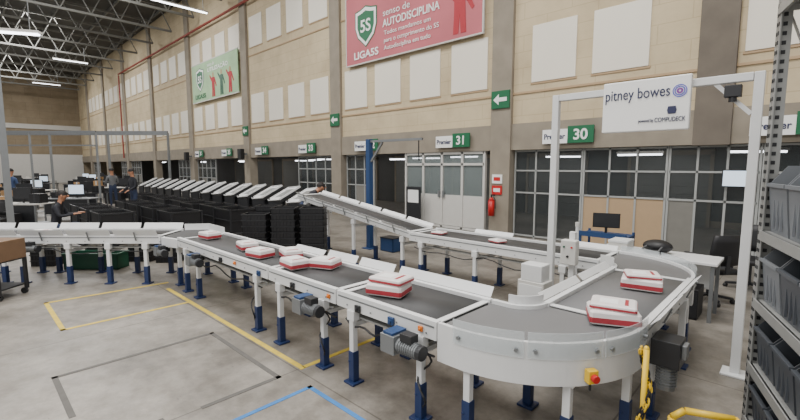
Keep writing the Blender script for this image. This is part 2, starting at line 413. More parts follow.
# ------------------------------------------------------------------ conveyors
def leg(t,x,y,top,zf=None):
    l=MB().box(x-.026,x+.026,y-.026,y+.026,.24,top).box(x-.045,x+.045,y-.034,y+.034,top-.1,top-.01).obj('leg',white,t,bevel=.004)
    MB().box(x-.033,x+.033,y-.033,y+.033,.02,.29).box(x-.065,x+.065,y-.065,y+.065,0,.02).cyl((x-.02,y-.04,.2),(x-.02,y+.04,.2),.012,6).obj('foot',blue,l,bevel=.004)
    return l
def motor(t,x,y,z,side=-1):
    m=MB()
    m.box(x-.07,x+.07,y-.06,y+.06,z-.07,z+.07,0)
    m.cyl((x+.07,y,z),(x+.26,y,z),.05,16,0)
    for k in range(8): m.cyl((x+.09+k*.021,y,z),(x+.098+k*.021,y,z),.058,16,0)
    m.cyl((x+.26,y,z),(x+.30,y,z),.054,16,1)
    m.box(x+.11,x+.22,y-.04,y+.04,z+.05,z+.11,1)
    m.cyl((x,y+.06,z),(x,y+.16,z),.03,12,1)
    m.box(x-.05,x+.05,y-.05,y+.10,z+.07,z+.09,2)
    o=m.obj('motor',[steel,black2,blue2],t,label='grey finned gear motor',bevel=.003)
    return o
def conveyor(label,loc,rz,L,W,legs,zend=None,zstart=.77,guard='far',motors=(),mat_b=None,rail=.14,segs=None,gh=.07,skip=()):
    H=zstart; zend=H if zend is None else zend
    t=thing('belt_conveyor',label,'conveyor',loc,rz,'belt conveyor sections')
    sl=(zend-H)/L
    wp=(lambda v:Vector((v.x,v.y,v.z+sl*v.x))) if sl else None
    b=MB(); b.box(.03,L-.03,.06,W-.06,H-.03,H); b.cyl((.035,.06,H-.035),(.035,W-.06,H-.035),.035,14); b.cyl((L-.035,.06,H-.035),(L-.035,W-.06,H-.035),.035,14)
    b.obj('belt',mat_b or beltm,t,warp=wp,smooth=True)
    for y0,y1 in((0,.05),(W-.05,W)):
        m=MB().box(0,L,y0,y1,H-rail+.03,H+.03)
        yo=-.004 if y0==0 else W+.004
        m.box(.02,L-.02,min(yo,y0 if y0==0 else W),max(yo,y0 if y0==0 else W),H-.02,H-.005,1)
        k=.15
        while k<L:
            m.cyl((k,yo-.006 if y0==0 else yo+.006,H-.07),(k,yo,H-.07),.008,6,1); k+=.3
        m.obj('side_rail',[white,steel],t,warp=wp,bevel=.004)
    for x in(.012,L-.07):
        MB().box(x,x+.058,.05,W-.05,H+.001,H+.012).obj('end_cover',white,t,warp=wp,bevel=.003)
    MB().box(.05,L-.05,.05,W-.05,H-rail+.03,H-rail+.05).obj('bed_plate',alu,t,warp=wp)
    for x in legs:
        top=H-.10+sl*x
        leg(t,x,.02,top) ; leg(t,x,W-.02,top)
        MB().box(x-.02,x+.02,.05,W-.05,top-.16,top-.12).obj('cross_bar',white,t)
    n=segs or max(1,int(L/.65)); gl=L/n
    sides=[] if guard is None else ([W+.01] if guard=='far' else [-.01] if guard=='near' else [-.01,W+.01])
    for gy in sides:
        dr=1 if gy>0 else -1
        for i in range(n):
            if i in skip: continue
            a=i*gl+.03;bb=(i+1)*gl-.03
            g=MB()
            g.add([(a,gy,H+.03),(bb,gy,H+.03),(bb,gy+dr*.05,H+.03+gh),(a,gy+dr*.05,H+.03+gh),(a,gy+dr*.006,H+.03),(bb,gy+dr*.006,H+.03),(bb,gy+dr*.056,H+.03+gh),(a,gy+dr*.056,H+.03+gh)],
                  [(0,1,2,3),(4,5,6,7),(0,1,5,4),(1,2,6,5),(2,3,7,6),(3,0,4,7)])
            g.obj('guard_plate',white,t,warp=wp)
            MB().bar(((a+bb)/2,gy+dr*.01,H-.06),((a+bb)/2,gy+dr*.055,H+.03+gh*.6),.02,.012).obj('guard_bracket',steel,t,warp=wp)
    for (x,y,z) in motors: motor(t,x,y,z)
    return t
Yn=2.25; W=.75; CX=-1.66; C1Y=3.20; C2Y=4.92; RO=.95; RI=.20
c1=conveyor('long white belt conveyor with dark belt beside the yellow floor line',(-6.95,Yn,0),0,2.78,W,[.3,.75,2.5],guard='far',motors=[(.9,-.12,.6)],skip=(0,1,2),gh=.06)
c2=conveyor('short white belt conveyor with dark belt and grey gear motor',(-4.15,Yn,0),0,1.19,W,[.2,.98],guard='far',motors=[(.82,-.12,.60)],gh=.08,segs=2)
c3=conveyor('short white belt conveyor feeding the grey curve, motor on its side',(-2.94,Yn,0),0,1.14,W,[.2,.98],guard='far',motors=[(.82,-.12,.60)],segs=1,gh=.08)
c4=conveyor('short straight grey belt conveyor under the white scanner gantry',(CX+RO,C1Y+.01,0),PI/2,C2Y-C1Y-.02,W,[.3,1.4],guard='both',mat_b=beltc,gh=.05)
c5=conveyor('straight white belt conveyor running back past the doors',(-4.7,5.12,0),0,CX+4.7-.01,.75,[.25,1.3,2.6],guard='far',gh=.05,skip=(0,2))
c6=conveyor('inclined white belt conveyor climbing away from the flat line',(-8.1,5.15,0),0,3.38,.62,[.3,1.9,3.2],zstart=1.26,zend=.78,guard='both',gh=.05,rail=.12)
c7=conveyor('white belt conveyor arriving diagonally at the main line',(-10.09,-.46,0),math.radians(43.8),3.75,W,[.5,1.2,1.5,2.25,2.9,3.5],guard='both',motors=[(1.6,-.12,.6)],gh=.09)
def small_box(t,x,y,z,m,nm='sensor_box',s=.03):
    MB().box(x-s,x+s,y-s*.7,y,z-s,z+s).cyl((x,y-s*.7-.012,z),(x,y-s*.7,z),s*.5,8).obj(nm,m,t,bevel=.003)
for t_,xs in((c1,(1.6,2.6)),(c2,(.5,)),(c3,(.3,.7))):
    for k,x in enumerate(xs): small_box(t_,x,-.006,.70,[black2,blue2][k%2])
small_box(c3,1.0,-.006,.72,orange,s=.02); small_box(c2,1.1,-.006,.72,orange,s=.02); small_box(c1,2.0,-.006,.72,orange,s=.02)
for t_,L in((c1,2.78),(c2,1.19),(c3,1.12),(c7,3.75),(c5,2.98)):
    pts=[Vector((.1+L*.9*i/16,.02,.56-.025*math.sin(i*1.3)-.05*abs(math.sin(i*.4)))) for i in range(17)]
    MB().tube(pts,.009,6).obj('cable',black,t_)
    MB().box(.1,L-.1,.05,.12,.585,.60).obj('cable_tray',galv,t_)
for t_,x in((c2,1.0),(c3,1.02),(c1,2.45)):
    pts=[Vector((x+.05*math.sin(i*.9),.0+.04*math.sin(i*.6),.56-.5*i/12)) for i in range(13)]
    MB().tube(pts,.008,6).obj('cable',black,t_)

def curve_conv(label,cx,cy,a0,a1,legangs):
    t=thing('curve_conveyor',label,'conveyor',(cx,cy,0),0,'curved belt conveyors')
    ro,ri=RO,RI
    MB().arc(0,0,ri+.04,ro-.03,a0,a1,.74,.77,32).obj('belt',beltc,t)
    MB().arc(0,0,ro-.03,ro,a0,a1,.52,.80,32).obj('outer_frame',white,t)
    MB().arc(0,0,ri,ri+.04,a0,a1,.60,.80,20).obj('inner_frame',white,t)
    MB().arc(0,0,ri+.04,ro-.03,a0,a1,.62,.64,24).obj('bed_plate',alu,t)
    MB().arc(0,0,ri,ri+.01,a0+2,a1-2,.80,.87,20).obj('inner_guard',white,t)
    n=3
    for k in range(n):
        b0=a0+(a1-a0)*(k+.02)/n; b1=a0+(a1-a0)*(k+.98)/n
        MB().arc(0,0,ro+.008,ro+.013,b0,b1,.70,.87,10).obj('guard_plate',poly,t,label='clear plastic guard plate')
        for bb in((b0*.9+b1*.1),(b0*.1+b1*.9)):
            a=math.radians(bb); c,s=math.cos(a),math.sin(a)
            MB().cyl(((ro+.0)*c,(ro+.0)*s,.75),((ro+.028)*c,(ro+.028)*s,.75),.013,10).obj('guard_bracket',steel,t)
    for la in legangs:
        a=math.radians(la)
        leg(t,(ro-.06)*math.cos(a),(ro-.06)*math.sin(a),.60)
    a=math.radians((a0+a1)/2)
    leg(t,(ri+.08)*math.cos(a),(ri+.08)*math.sin(a),.62)
    return t
k1=curve_conv('wide white curved conveyor with grey belt and clear guard plates',CX,C1Y,-90,0,[-84,-42,-8])
k2=curve_conv('white curved conveyor turning back into the far line',CX,C2Y,0,90,[10,50,84])
ld=.13
MB().box(-ld,0,-RO,-RO+.03,.52,.80).obj('lead_frame',white,k1); MB().box(-ld,0,-RI-.04,-RI,.6,.80).obj('lead_frame',white,k1)
MB().box(-ld,0,-RO+.03,-RI-.04,.74,.77).obj('lead_belt',beltc,k1)
MB().box(-ld,0,-RO+.03,-RI-.04,.62,.64).obj('bed_plate',alu,k1)
a=math.radians(-36); c,s=math.cos(a),math.sin(a)
M=Matrix.Translation(((RO+.008)*c,(RO+.008)*s,.60))@Matrix.Rotation(a,4,'Z')
e=MB().box(0,.05,-.033,.033,-.042,.042,0,M)
e.cyl(M@Vector((.05,0,0)),M@Vector((.08,0,0)),.025,14,1); e.cyl(M@Vector((.015,0,-.1)),M@Vector((.015,0,-.04)),.008,8,2)
e.obj('emergency_stop',[yellow,red,black],k1,label='yellow emergency stop box with red button',bevel=.004)
M=Matrix.Translation((RO+.005,.22,.66))
e=MB().box(.0,.18,-.10,.10,-.17,.02,0,M); e.cyl(M@Vector((.09,0,-.17)),M@Vector((.09,0,-.36)),.06,14,1)
for k in range(7): e.cyl(M@Vector((.09,0,-.19-k*.022)),M@Vector((.09,0,-.198-k*.022)),.07,14,1)
e.box(.18,.21,-.05,.05,-.1,0,1,M); e.obj('motor',[black2,steel],k1,label='dark vertical gear motor',bevel=.004)
t=thing('transfer_conveyor','white wedge-shaped transfer section joining two conveyor lines','conveyor',(0,0,0))
ang=math.radians(43.8); ux,uy=math.cos(ang),math.sin(ang)
n0=(-10.09+3.77*ux,-.46+3.77*uy); f0=(n0[0]-uy*W,n0[1]+ux*W)
poly_=[n0,(-6.97,Yn),(-6.97,Yn+W),(f0[0]+.25,Yn+W+.02),f0]
cxm=sum(p[0] for p in poly_)/5; cym=sum(p[1] for p in poly_)/5
MB().prism([(cxm+(p[0]-cxm)*.88,cym+(p[1]-cym)*.88) for p in poly_],.72,.775).obj('belt',beltm,t)
MB().prism(poly_,.62,.765).obj('side_rail',white,t,bevel=.005)
for a_,b_ in((poly_[2],poly_[3]),(poly_[3],poly_[4])):
    MB().bar((a_[0],a_[1],.82),(b_[0],b_[1],.82),.012,.11).obj('guard_plate',white,t)
leg(t,-7.1,2.32,.63); leg(t,-7.5,2.9,.63); motor(t,-7.35,2.1,.55)

# ------------------------------------------------------------------ parcels
def parcel(x,y,z,rz,sx=.30,sy=.23,sz=.115,label='white shrink-wrapped parcel with red printed sides on the belt'):
    t=thing('parcel',label,'parcel',(x,y,z),rz,'white and red parcels')
    m=MB()
    vs=[];fs=[]
    oc=((-.5,-.45),(-.45,-.5),(.45,-.5),(.5,-.45),(.5,.45),(.45,.5),(-.45,.5),(-.5,.45))
    prof=[(0,.95),(.15,1.0),(.5,1.0),(.85,.99),(1.0,.90)]
    for (h,sc) in prof:
        for (a,b) in oc: vs.append((a*sx*sc,b*sy*sc,h*sz))
    for j in range(len(prof)-1):
        for i in range(8): fs.append((j*8+i,j*8+(i+1)%8,(j+1)*8+(i+1)%8,(j+1)*8+i))
    fs.append(tuple(range(7,-1,-1))); fs.append(tuple(range(32,40)))
    m.add(vs,fs); m.obj('wrapping',parcelw,t,bevel=.006)
    pp=[(a*sx*1.01,b*sy*1.01) for a,b in oc]
    MB().prism(pp,sz*.14,sz*.52).obj('printed_band',parcelr,t)
    MB().box(-sx*.3,sx*.1,-sy*.25,sy*.2,sz,sz+.002).obj('shipping_label',signw,t)
    MB().box(sx*.24,sx*.32,-sy*.3,sy*.3,sz,sz+.002).obj('printed_patch',parcelr,t)
    return t
B=.783
for (x,y,rz) in [(-6.62,2.62,.1),(-5.38,2.62,-.2),(-4.80,2.50,.15),(-4.52,2.76,-.3),(-4.02,2.50,-.1),(-3.78,2.74,.4)]:
    parcel(x,y,B,rz,sz=.10)
top='flat white parcel with red printing lying on another parcel'
parcel(-2.58,2.55,B,.35,.34,.26,.10); parcel(-2.57,2.57,B+.102,.2,.33,.25,.05,label=top)
parcel(-1.01,4.28,B,.2,.33,.26,.10)
parcel(-1.01,4.28,B+.102,.4,.28,.23,.04,label=top)
parcel(-.93,3.20,B,.45,.33,.26,.10); parcel(-.93,3.21,B+.102,.25,.30,.24,.04,label=top)
parcel(-4.3,5.42,B,.1,.22,.18,.04); parcel(-3.2,5.42,B,-.3,.22,.18,.04)
parcel(-9.1,.85,B,.5,.28,.22,.06)

# ------------------------------------------------------------------ gantry with sign
t=thing('scanner_gantry','tall white steel portal frame straddling the conveyor','gantry',(0,4.78,0))
for x in(-2.1,-.33): MB().box(x-.036,x+.036,-.036,.036,0,2.7).box(x-.1,x+.1,-.1,.1,0,.02).obj('post',white,t,bevel=.005)
MB().box(-2.06,-.37,-.035,.035,2.63,2.70).obj('top_beam',white,t,bevel=.005)
MB().bar((-.37,0,2.35),(-.64,0,2.64),.035,.035).obj('brace',white,t)
b=MB().box(-.56,-.44,-.09,.0,2.5,2.6).cyl((-.50,-.05,2.5),(-.50,-.05,2.46),.03,12); b.obj('camera_unit',[black2],t,bevel=.004)
t=thing('hanging_sign','white company sign board hung on the gantry beam','sign',(-1.56,4.70,2.24))
MB().box(0,.76,-.03,.03,0,.50).obj('sign_board',signw,t,bevel=.01)
text('pitney bowes',.15,(.02,-.034,.32),t,navy,width=.57)
M=Matrix.Translation((.675,-.034,.355))@Matrix.Rotation(PI/2,4,'X')
def ring(m,r0,r1,mi,M):
    n=28; vs=[];fs=[]
    for i in range(n):
        a_=2*PI*i/n; vs+=[(r0*math.cos(a_),r0*math.sin(a_),.003),(r1*math.cos(a_),r1*math.sin(a_),.003)]
    for i in range(n): j=(i+1)%n; fs.append((2*i,2*i+1,2*j+1,2*j))
    m.add(vs,fs,mi,M)
m=MB(); ring(m,.050,.058,0,M); ring(m,.034,.043,0,M); ring(m,.010,.026,1,M); m.obj('logo',[cyan,purple],t)
text('powered by',.045,(.34,-.034,.085),t,navy,width=.13); text('COMPUDECK',.06,(.48,-.034,.08),t,navy,width=.25)
M=Matrix.Translation((.62,-.034,.185))@Matrix.Rotation(PI/2,4,'X')
m=MB(); m.prism([(-.03,-.035),(.03,-.035),(.04,.0),(.03,.035),(-.03,.035),(-.04,0)],0,.003,M=M); m.obj('logo',navy,t)

t=thing('control_panel','slim white post with a small control box','control panel',(-1.74,4.50,0))
MB().box(-.03,.03,-.03,.03,0,1.2).box(-.09,.09,-.09,.09,0,.02).obj('post',white,t,bevel=.004)
MB().box(-.08,.08,-.13,-.03,.86,1.12).obj('control_box',offwhite,t,bevel=.008)
for (x,z,mm,r) in((-.04,1.05,dgreen,.010),(.04,1.05,red,.010),(0,.95,black,.012)):
    MB().cyl((x,-.145,z),(x,-.13,z),r,10).obj('button',mm,t)
t=thing('electrical_cabinet','small off-white electrical cabinet standing inside the conveyor loop','cabinet',(-2.05,4.28,0))
MB().box(-.15,.15,-.11,.11,.0,.66).obj('body',offwhite,t,bevel=.008)
MB().box(-.12,.12,-.10,.10,.66,.84).obj('upper_box',white,t,bevel=.008)
MB().box(-.13,.13,-.118,-.11,.05,.62).box(.09,.11,-.13,-.118,.28,.36,1).obj('door',[white,black],t)
t=thing('mast','thin white pole with small signal lamp beside the curve','post',(-1.86,4.92,0))
MB().cyl((0,0,0),(0,0,1.2),.018,10).cyl((0,0,0),(0,0,.02),.08,14).obj('pole',white,t)
MB().cyl((0,0,1.2),(0,0,1.25),.024,12,0).obj('signal_lamp',[offwhite],t)

# ------------------------------------------------------------------ yellow guard post with chain and rack guard
t=thing('guard_post','slim barrier post with a yellow chain wound round it','barrier post',(-.60,2.74,0))
MB().cyl((0,0,.01),(0,0,.82),.016,16).ball((0,0,.82),.016,.016,.02,12,6).cyl((0,0,0),(0,0,.015),.09,18).obj('post',yellow,t,smooth=True)
def link(m,c,d,up,R=.02,r=.0055,mi=0):
    n=10
    d=Vector(d).normalized(); up=Vector(up); s_=d.cross(up).normalized()
    pts=[]
    for i in range(n+1):
        a_=2*PI*i/n; pts.append(Vector(c)+d*R*1.35*math.cos(a_)+s_*R*.75*math.sin(a_))
    m.tube(pts,r,5,mi)
m=MB()
for k in range(44):
    a_=k*.22; z=.04+k*.0178; p=Vector((.026*math.cos(a_),.026*math.sin(a_),z)); dd=Vector((-.2*math.sin(a_),.2*math.cos(a_),1))
    link(m,p,dd,(math.cos(a_),math.sin(a_),0) if k%2 else (-math.sin(a_),math.cos(a_),0),mi=1 if (k//3)%2 else 0)
m.obj('chain',[yellow,black2],t,label='yellow and black chain hanging down the post')
t=thing('rack_guard','low yellow tubular guard in front of the rack foot','guard rail',(0,0,0))
pts=[(-.50,3.04,0),(-.50,3.04,.30),(-.44,3.08,.35),(-.20,3.18,.35),(-.15,3.20,.30),(-.15,3.20,0)]
MB().tube(pts,.022,10).obj('hoop',yellow,t,smooth=True)
MB().tube([(-.48,3.05,.16),(-.17,3.19,.16)],.016,10).obj('mid_rail',yellow,t,smooth=True)

# ------------------------------------------------------------------ storage rack with bins
RA=math.radians(16.6); RX,RY=.27,2.36
t=thing('storage_rack','grey perforated steel shelving rack loaded with plastic bins','storage rack',(RX,RY,0),RA)
RL=1.5; RD=.5
for (x,y) in((0,0),(0,RL),(RD,0),(RD,RL)):
    m=MB().box(x-.035,x+.035,y-.004,y+.004,0,3.05); m.box(x-.035,x-.029,y-.04,y+.04,0,3.05); m.box(x-.06,x+.06,y-.05,y+.05,0,.006)
    k=.05
    while k<3.0:
        m.box(x-.039,x-.034,y-.022,y-.010,k,k+.025,1); m.box(x-.039,x-.034,y+.010,y+.022,k,k+.025,1)
        m.box(x-.012,x+.010,y-.007,y-.0035,k,k+.025,1); k+=.06
    m.obj('upright',[galv,black2],t)
for z in(.12,.52,.98,1.46,2.95):
    MB().box(-.03,RD+.03,0,RL,z-.012,z).box(-.04,-.02,0,RL,z-.065,z+.0).box(RD+.02,RD+.035,0,RL,z-.05,z).box(-.03,RD+.03,RL-.01,RL,z-.05,z).obj('shelf',galv,t)
MB().bar((.02,RL+.01,.2),(RD-.02,RL+.01,1.4),.03,.006).obj('cross_brace',galv,t); MB().bar((RD-.02,RL+.01,1.6),(.02,RL+.01,2.9),.03,.006).obj('cross_brace',galv,t)
def pbin(m_,loc,rz,lab,h):
    t=thing('plastic_bin',lab,'storage bin',loc,rz,'bins on the storage rack')
    w,d_=.33,.46; e=.008
    m=MB()
    for y in(0,w-e):
        poly_=[(0,0),(d_,0),(d_,h),(.06,h),(-.03,h*.72)]
        M=Matrix.Translation((0,y+e,0))@Matrix.Rotation(PI/2,4,'X')
        m.prism(poly_,0,e,M=M)
    m.box(0,d_,0,w,0,e); m.box(d_-e,d_,0,w,0,h)
    f=.72
    m.add([(0,0,0),(0,w,0),(-.03,w,h*f),(-.03,0,h*f),(e,0,0),(e,w,0),(-.03+e,w,h*f),(-.03+e,0,h*f)],[(0,1,2,3),(4,5,6,7),(2,3,7,6),(0,1,5,4),(1,2,6,5),(0,3,7,4)])
    for y in(.09,.16,.23): m.box(-.022,-.010,y-.006,y+.006,.03,h*.5)
    m.obj('tub',m_,t)
    m=MB().box(-.045,-.02,0,w,h*.69,h*.74).box(.06,d_,-.006,0,h-.03,h).box(.06,d_,w,w+.006,h-.03,h); m.obj('rim',m_,t)
    return t
RM=Matrix.Translation((RX,RY,0))@Matrix.Rotation(RA,4,'Z')
bins={}
for zi,z in enumerate((.12,.52,.98,1.46)):
    hh=[.33,.37,.40,.44][zi]
    for j in range(4):
        mm=[dgreyp,greyp][1 if (zi==3 or (zi==2 and j%2)) else 0]
        p=RM@Vector((.01,.06+j*.355,z+.001)); key=(mm.name,hh)
        if key not in bins:
            bins[key]=pbin(mm,p,RA,'%s plastic picking bin on a rack shelf'%('dark grey' if mm is dgreyp else 'mid-grey'),hh)
        else: dup(bins[key],p)

# ------------------------------------------------------------------ black crates in stacks
def crate(loc,rz=0):
    t=thing('stacking_crate','black plastic stacking crate in a tall stack','crate',loc,rz,'stacked black crates')
    w,l,h=.34,.44,.112; e=.012
    m=MB(); m.box(-l/2,l/2,-w/2,w/2,0,e)
    for sx in(-1,1):
        m.box(sx*l/2-(e if sx>0 else 0),sx*l/2+(e if sx<0 else 0),-w/2,w/2,0,h)
        m.box(-l/2,l/2,sx*w/2-(e if sx>0 else 0),sx*w/2+(e if sx<0 else 0),0,h)
        for k in range(7):
            x=-l/2+l*(k+.5)/7; m.box(x-.008,x+.008,sx*w/2-.008,sx*w/2+.008,.01,h-.02)
    m.obj('tub',black,t)
    m=MB()
    m.box(-l/2-.012,l/2+.012,-w/2-.012,-w/2,h-.02,h-.002); m.box(-l/2-.012,l/2+.012,w/2,w/2+.012,h-.02,h-.002)
    m.box(-l/2-.012,-l/2,-w/2,w/2,h-.02,h-.002); m.box(l/2,l/2+.012,-w/2,w/2,h-.02,h-.002)
    m.obj('rim',black2,t); return t
STK=[(7.9,-2.72,9),(7.9,-2.18,10),(7.9,-1.64,10),(8.35,-2.62,10),(8.35,-2.05,10)]
def FR(F,R): return (-.692*F+.722*R, .722*F+.692*R)
fac=math.radians(43.8)
cr=None
for (F,R,n) in STK:
    x,y=FR(F,R)
    for k in range(n):
        if cr is None: cr=crate((x,y,0),fac)
        else: dup(cr,(x,y,k*.1125),fac+random.uniform(-.02,.02))
for (F,R,n) in[(8.2,-5.9,4),(8.4,-5.2,3),(8.3,-4.6,3),(8.6,-3.9,4),(8.0,-6.8,3)]:
    for k in range(n): x,y=FR(F,R); dup(cr,(x,y,k*.1125),fac,label='black plastic crate on the floor behind the conveyor')

# ------------------------------------------------------------------ sorter row
def sorter(loc):
    t=thing('sorting_chute','black sorting station with sloping light tray on top','sorting station',loc,0,'row of sorting stations')
    m=MB()
    for x in(-.34,.34):
        for y in(-.35,.35): m.box(x-.02,x+.02,y-.02,y+.02,0,.95)
    for z in(.15,.55,.9):
        m.box(-.34,.34,-.35,.35,z-.01,z+.01)
    m.box(-.34,.34,.34,.36,.1,.95); m.box(-.34,.34,-.37,-.35,.45,.90)
    m.obj('body',black2,t)
    MB().box(-.28,.28,-.3,.3,.17,.42).obj('drop_box',black,t)
    M=Matrix.Translation((0,-.02,1.10))@Matrix.Rotation(math.radians(26),4,'X')@Matrix.Rotation(math.radians(-6),4,'Y')
    m=MB().box(-.36,.36,-.42,.36,-.012,.012,0,M)
    m.box(-.36,-.34,-.42,.36,.01,.04,0,M); m.box(.34,.36,-.42,.36,.01,.04,0,M); m.box(-.36,.36,.34,.36,.01,.04,0,M)
    m.box(-.2,.2,-.25,.22,.012,.018,1,M)
    m.box(-.36,.36,-.42,.36,-.10,-.013,2,M)
    m.obj('tray',[white,alu,black2],t,bevel=.004)
    MB().box(-.03,.03,-.1,.0,.95,1.02).box(-.03,.03,.2,.3,.95,1.12).obj('tray_support',steel,t)
    return t
s0=sorter((-10.0,6.6,0))
for k in range(1,15): dup(s0,(-10.0-k*1.0,6.6,0))
def cart(loc,rz=0):
    t=thing('mail_cart','low black wire-sided cart on castors','cart',loc,rz,'row of black carts')
    m=MB(); w,l=.35,.5
    for x in(-l,l):
        for y in(-w,w): m.box(x-.02,x+.02,y-.02,y+.02,.12,.8)
    for z in(.15,.5,.78):
        for y in(-w,w): m.box(-l,l,y-.012,y+.012,z-.012,z+.012)
        for x in(-l,l): m.box(x-.012,x+.012,-w,w,z-.012,z+.012)
    m.obj('frame',black2,t)
    MB().box(-l,l,-w,w,.14,.16).box(-l+.03,l-.03,-w+.01,-w+.02,.2,.76).box(-l+.03,l-.03,w-.02,w-.01,.2,.76).box(-l+.01,-l+.02,-w+.03,w-.03,.2,.76).box(l-.02,l-.01,-w+.03,w-.03,.2,.76).obj('side_panel',black,t)
    for x in(-l+.05,l-.05):
        for y in(-w+.05,w-.05): MB().cyl((x,y-.015,.05),(x,y+.015,.05),.05,14).box(x-.015,x+.015,y-.02,y+.02,.05,.14).obj('castor',black,t)
    return t
ct=cart((-10.9,5.0,0))
for k in range(1,8): dup(ct,(-10.9-k*1.25,5.0+(.12 if k%2 else 0),0))
for k in range(4): dup(ct,(-11.3-k*1.4,3.75,0))
for k in range(3): dup(ct,(-12.2-k*1.35,2.5,0))

# ------------------------------------------------------------------ workstations
def desk(loc,rz,L=1.5,D=.7,Hh=.75,topm=offwhite,lab='light-topped steel packing table',shelf=True):
    t=thing('packing_table',lab,'table',loc,rz,'packing tables')
    MB().box(-L/2,L/2,-D/2,D/2,Hh-.035,Hh).obj('table_top',topm,t,bevel=.006)
    for x in(-L/2+.05,L/2-.05):
        for y in(-D/2+.05,D/2-.05): MB().box(x-.02,x+.02,y-.02,y+.02,0,Hh-.035).obj('leg',steel,t)
    if shelf:
        MB().box(-L/2+.05,L/2-.05,-D/2+.05,D/2-.05,.2,.22).obj('shelf',steel,t)
        MB().box(-L/2+.07,L/2-.07,-D/2+.02,-D/2+.04,.25,Hh-.04).obj('front_panel',black2,t)
    return t
def monitor(loc,rz,lit=True,w=.52,h=.32):
    t=thing('monitor','computer monitor with %s screen standing on a table'%('a bright' if lit else 'a dark'),'monitor',loc,rz,'computer monitors')
    MB().box(-w/2,w/2,-.02,.02,.12,.12+h).obj('screen_housing',black,t,bevel=.005)
    MB().box(-w/2+.015,w/2-.015,-.023,-.02,.135,.12+h-.015).obj('screen',screen if lit else black2,t)
    MB().box(-.02,.02,.0,.03,.01,.16).box(-.12,.12,-.08,.08,0,.012).obj('stand',black,t)
    return t
def carton(loc,rz,m_,sx=.16,sy=.12,sz=.2,lab='small %s box on a packing table'):
    nm={cardm:'brown cardboard',offwhite:'white',black:'black'}[m_]
    t=thing('storage_box',lab%nm,'box',loc,rz,'boxes on packing tables')
    MB().box(-sx,sx,-sy,sy,0,sz).obj('carton',m_,t,bevel=.004)
    MB().box(-.03,.03,-sy-.001,sy+.001,.05,sz+.002).obj('packing_tape',offwhite if m_ is not black else black2,t)
mons=[(12.5,-11.4,0),(14.6,-11.4,1),(17.5,-13.2,0),(19.5,-17,1),(23.5,-17.5,0),(27,-23,1),(22,-14.6,0),(30,-21,0),(15.5,-14,0),(33,-28,0),(36,-27,1),(26,-19.8,0),
      (20.5,-19.2,0),(18,-16.6,0),(24,-22,0),(29,-26.5,0),(32,-23.5,1),(28,-18.2,0),(38,-33,0),(40,-28.5,0),(35,-24,0),(22.5,-20.6,0),(12.2,-13.4,0),(13.8,-16,0)]
for i,(F,R,lit) in enumerate(mons):
    x,y=FR(F,R)
    desk((x,y,0),fac,1.6,.72,.8,topm=[offwhite,steel,black2][i%3],lab='%s-topped steel packing table'%['light','grey','dark'][i%3])
    monitor((x+.1,y+.1,.8),fac,bool(lit),.55,.34)
    mm=[cardm,black,offwhite,black][i%4]
    carton((x-.5*ux,y-.5*uy,.8),fac+.1,mm)
    if i%2==0: carton((x+.61*ux,y+.61*uy,.8),fac,[black,cardm,black][i%3],.16,.15,.28)
    if i%3!=1:
        x2,y2=FR(F-.68,R+.1); carton((x2,y2,0),fac+.05,black,.4,.2,.55,lab='%s container on the floor by a packing table')
t=thing('overhead_frame','grey steel overhead service frame above the packing tables','steel frame',(0,0,0))
a0=Vector((*FR(16.5,-16.5),0)); a1=Vector((*FR(16.5,-11.8),0))
for s_ in(0,.45,1):
    p=a0.lerp(a1,s_); MB().bar(p,p+Vector((0,0,3.2)),.07,.07).obj('post',steel,t)
MB().bar(a0+Vector((0,0,3.2)),a1+Vector((0,0,3.2)),.08,.12).obj('beam',steel,t)
MB().bar(a0+Vector((0,0,2.7)),a1+Vector((0,0,2.7)),.05,.05).obj('rail',steel,t)
t=thing('overhead_frame','grey steel overhead beam on posts further down the hall','steel frame',(0,0,0))
b0=Vector((*FR(26,-25),0)); b1=Vector((*FR(26,-14.2),0))
for s_ in(0,.33,.66,1):
    p=b0.lerp(b1,s_); MB().bar(p,p+Vector((0,0,3.9)),.12,.12).obj('post',steel,t)
MB().bar(b0+Vector((0,0,3.9)),b1+Vector((0,0,3.9)),.1,.25).obj('beam',steel,t)
x,y=FR(9.2,-8.6)
MB().box(x-.06,x+.06,y-.06,y+.06,0,4.6).box(x-.12,x+.12,y-.12,y+.12,0,.02).box(x-.08,x+.08,y-.08,y+.08,4.55,4.6).obj('steel_column',steel,label='slim grey steel post standing behind the diagonal conveyor',cat='post')
x,y=FR(5.95,-5.88)
t=thing('wooden_cart','brown board box on a dark steel trolley frame beside the conveyor','trolley',(x,y,0),fac)
MB().box(-.28,.28,-.24,.24,.55,.84).obj('box_panel',wood,t,bevel=.006)
m=MB()
for px in(-.26,.26):
    for py in(-.22,.22): m.box(px-.02,px+.02,py-.02,py+.02,.08,.55)
m.box(-.26,.26,-.22,.22,.53,.55).box(-.26,.26,-.22,.22,.14,.16); m.obj('frame',black2,t)
for px in(-.24,.24):
    for py in(-.20,.20): MB().cyl((px,py-.015,.045),(px,py+.015,.045),.045,12).obj('castor',black,t)
x,y=FR(7.75,-5.7)
t=thing('green_tote','dark green plastic tote on the floor behind the conveyor','tote',(x,y,0),fac)
MB().box(-.5,.5,-.16,.16,0,.02).box(-.5,.5,-.16,-.14,0,.3).box(-.5,.5,.14,.16,0,.3).box(-.5,-.48,-.16,.16,0,.3).box(.48,.5,-.16,.16,0,.3).obj('tub',dgreen,t)
m=MB().box(-.52,.52,-.18,-.16,.27,.3).box(-.52,.52,.16,.18,.27,.3).box(-.52,-.5,-.16,.16,.27,.3).box(.5,.52,-.16,.16,.27,.3).obj('rim',dgreen,t)

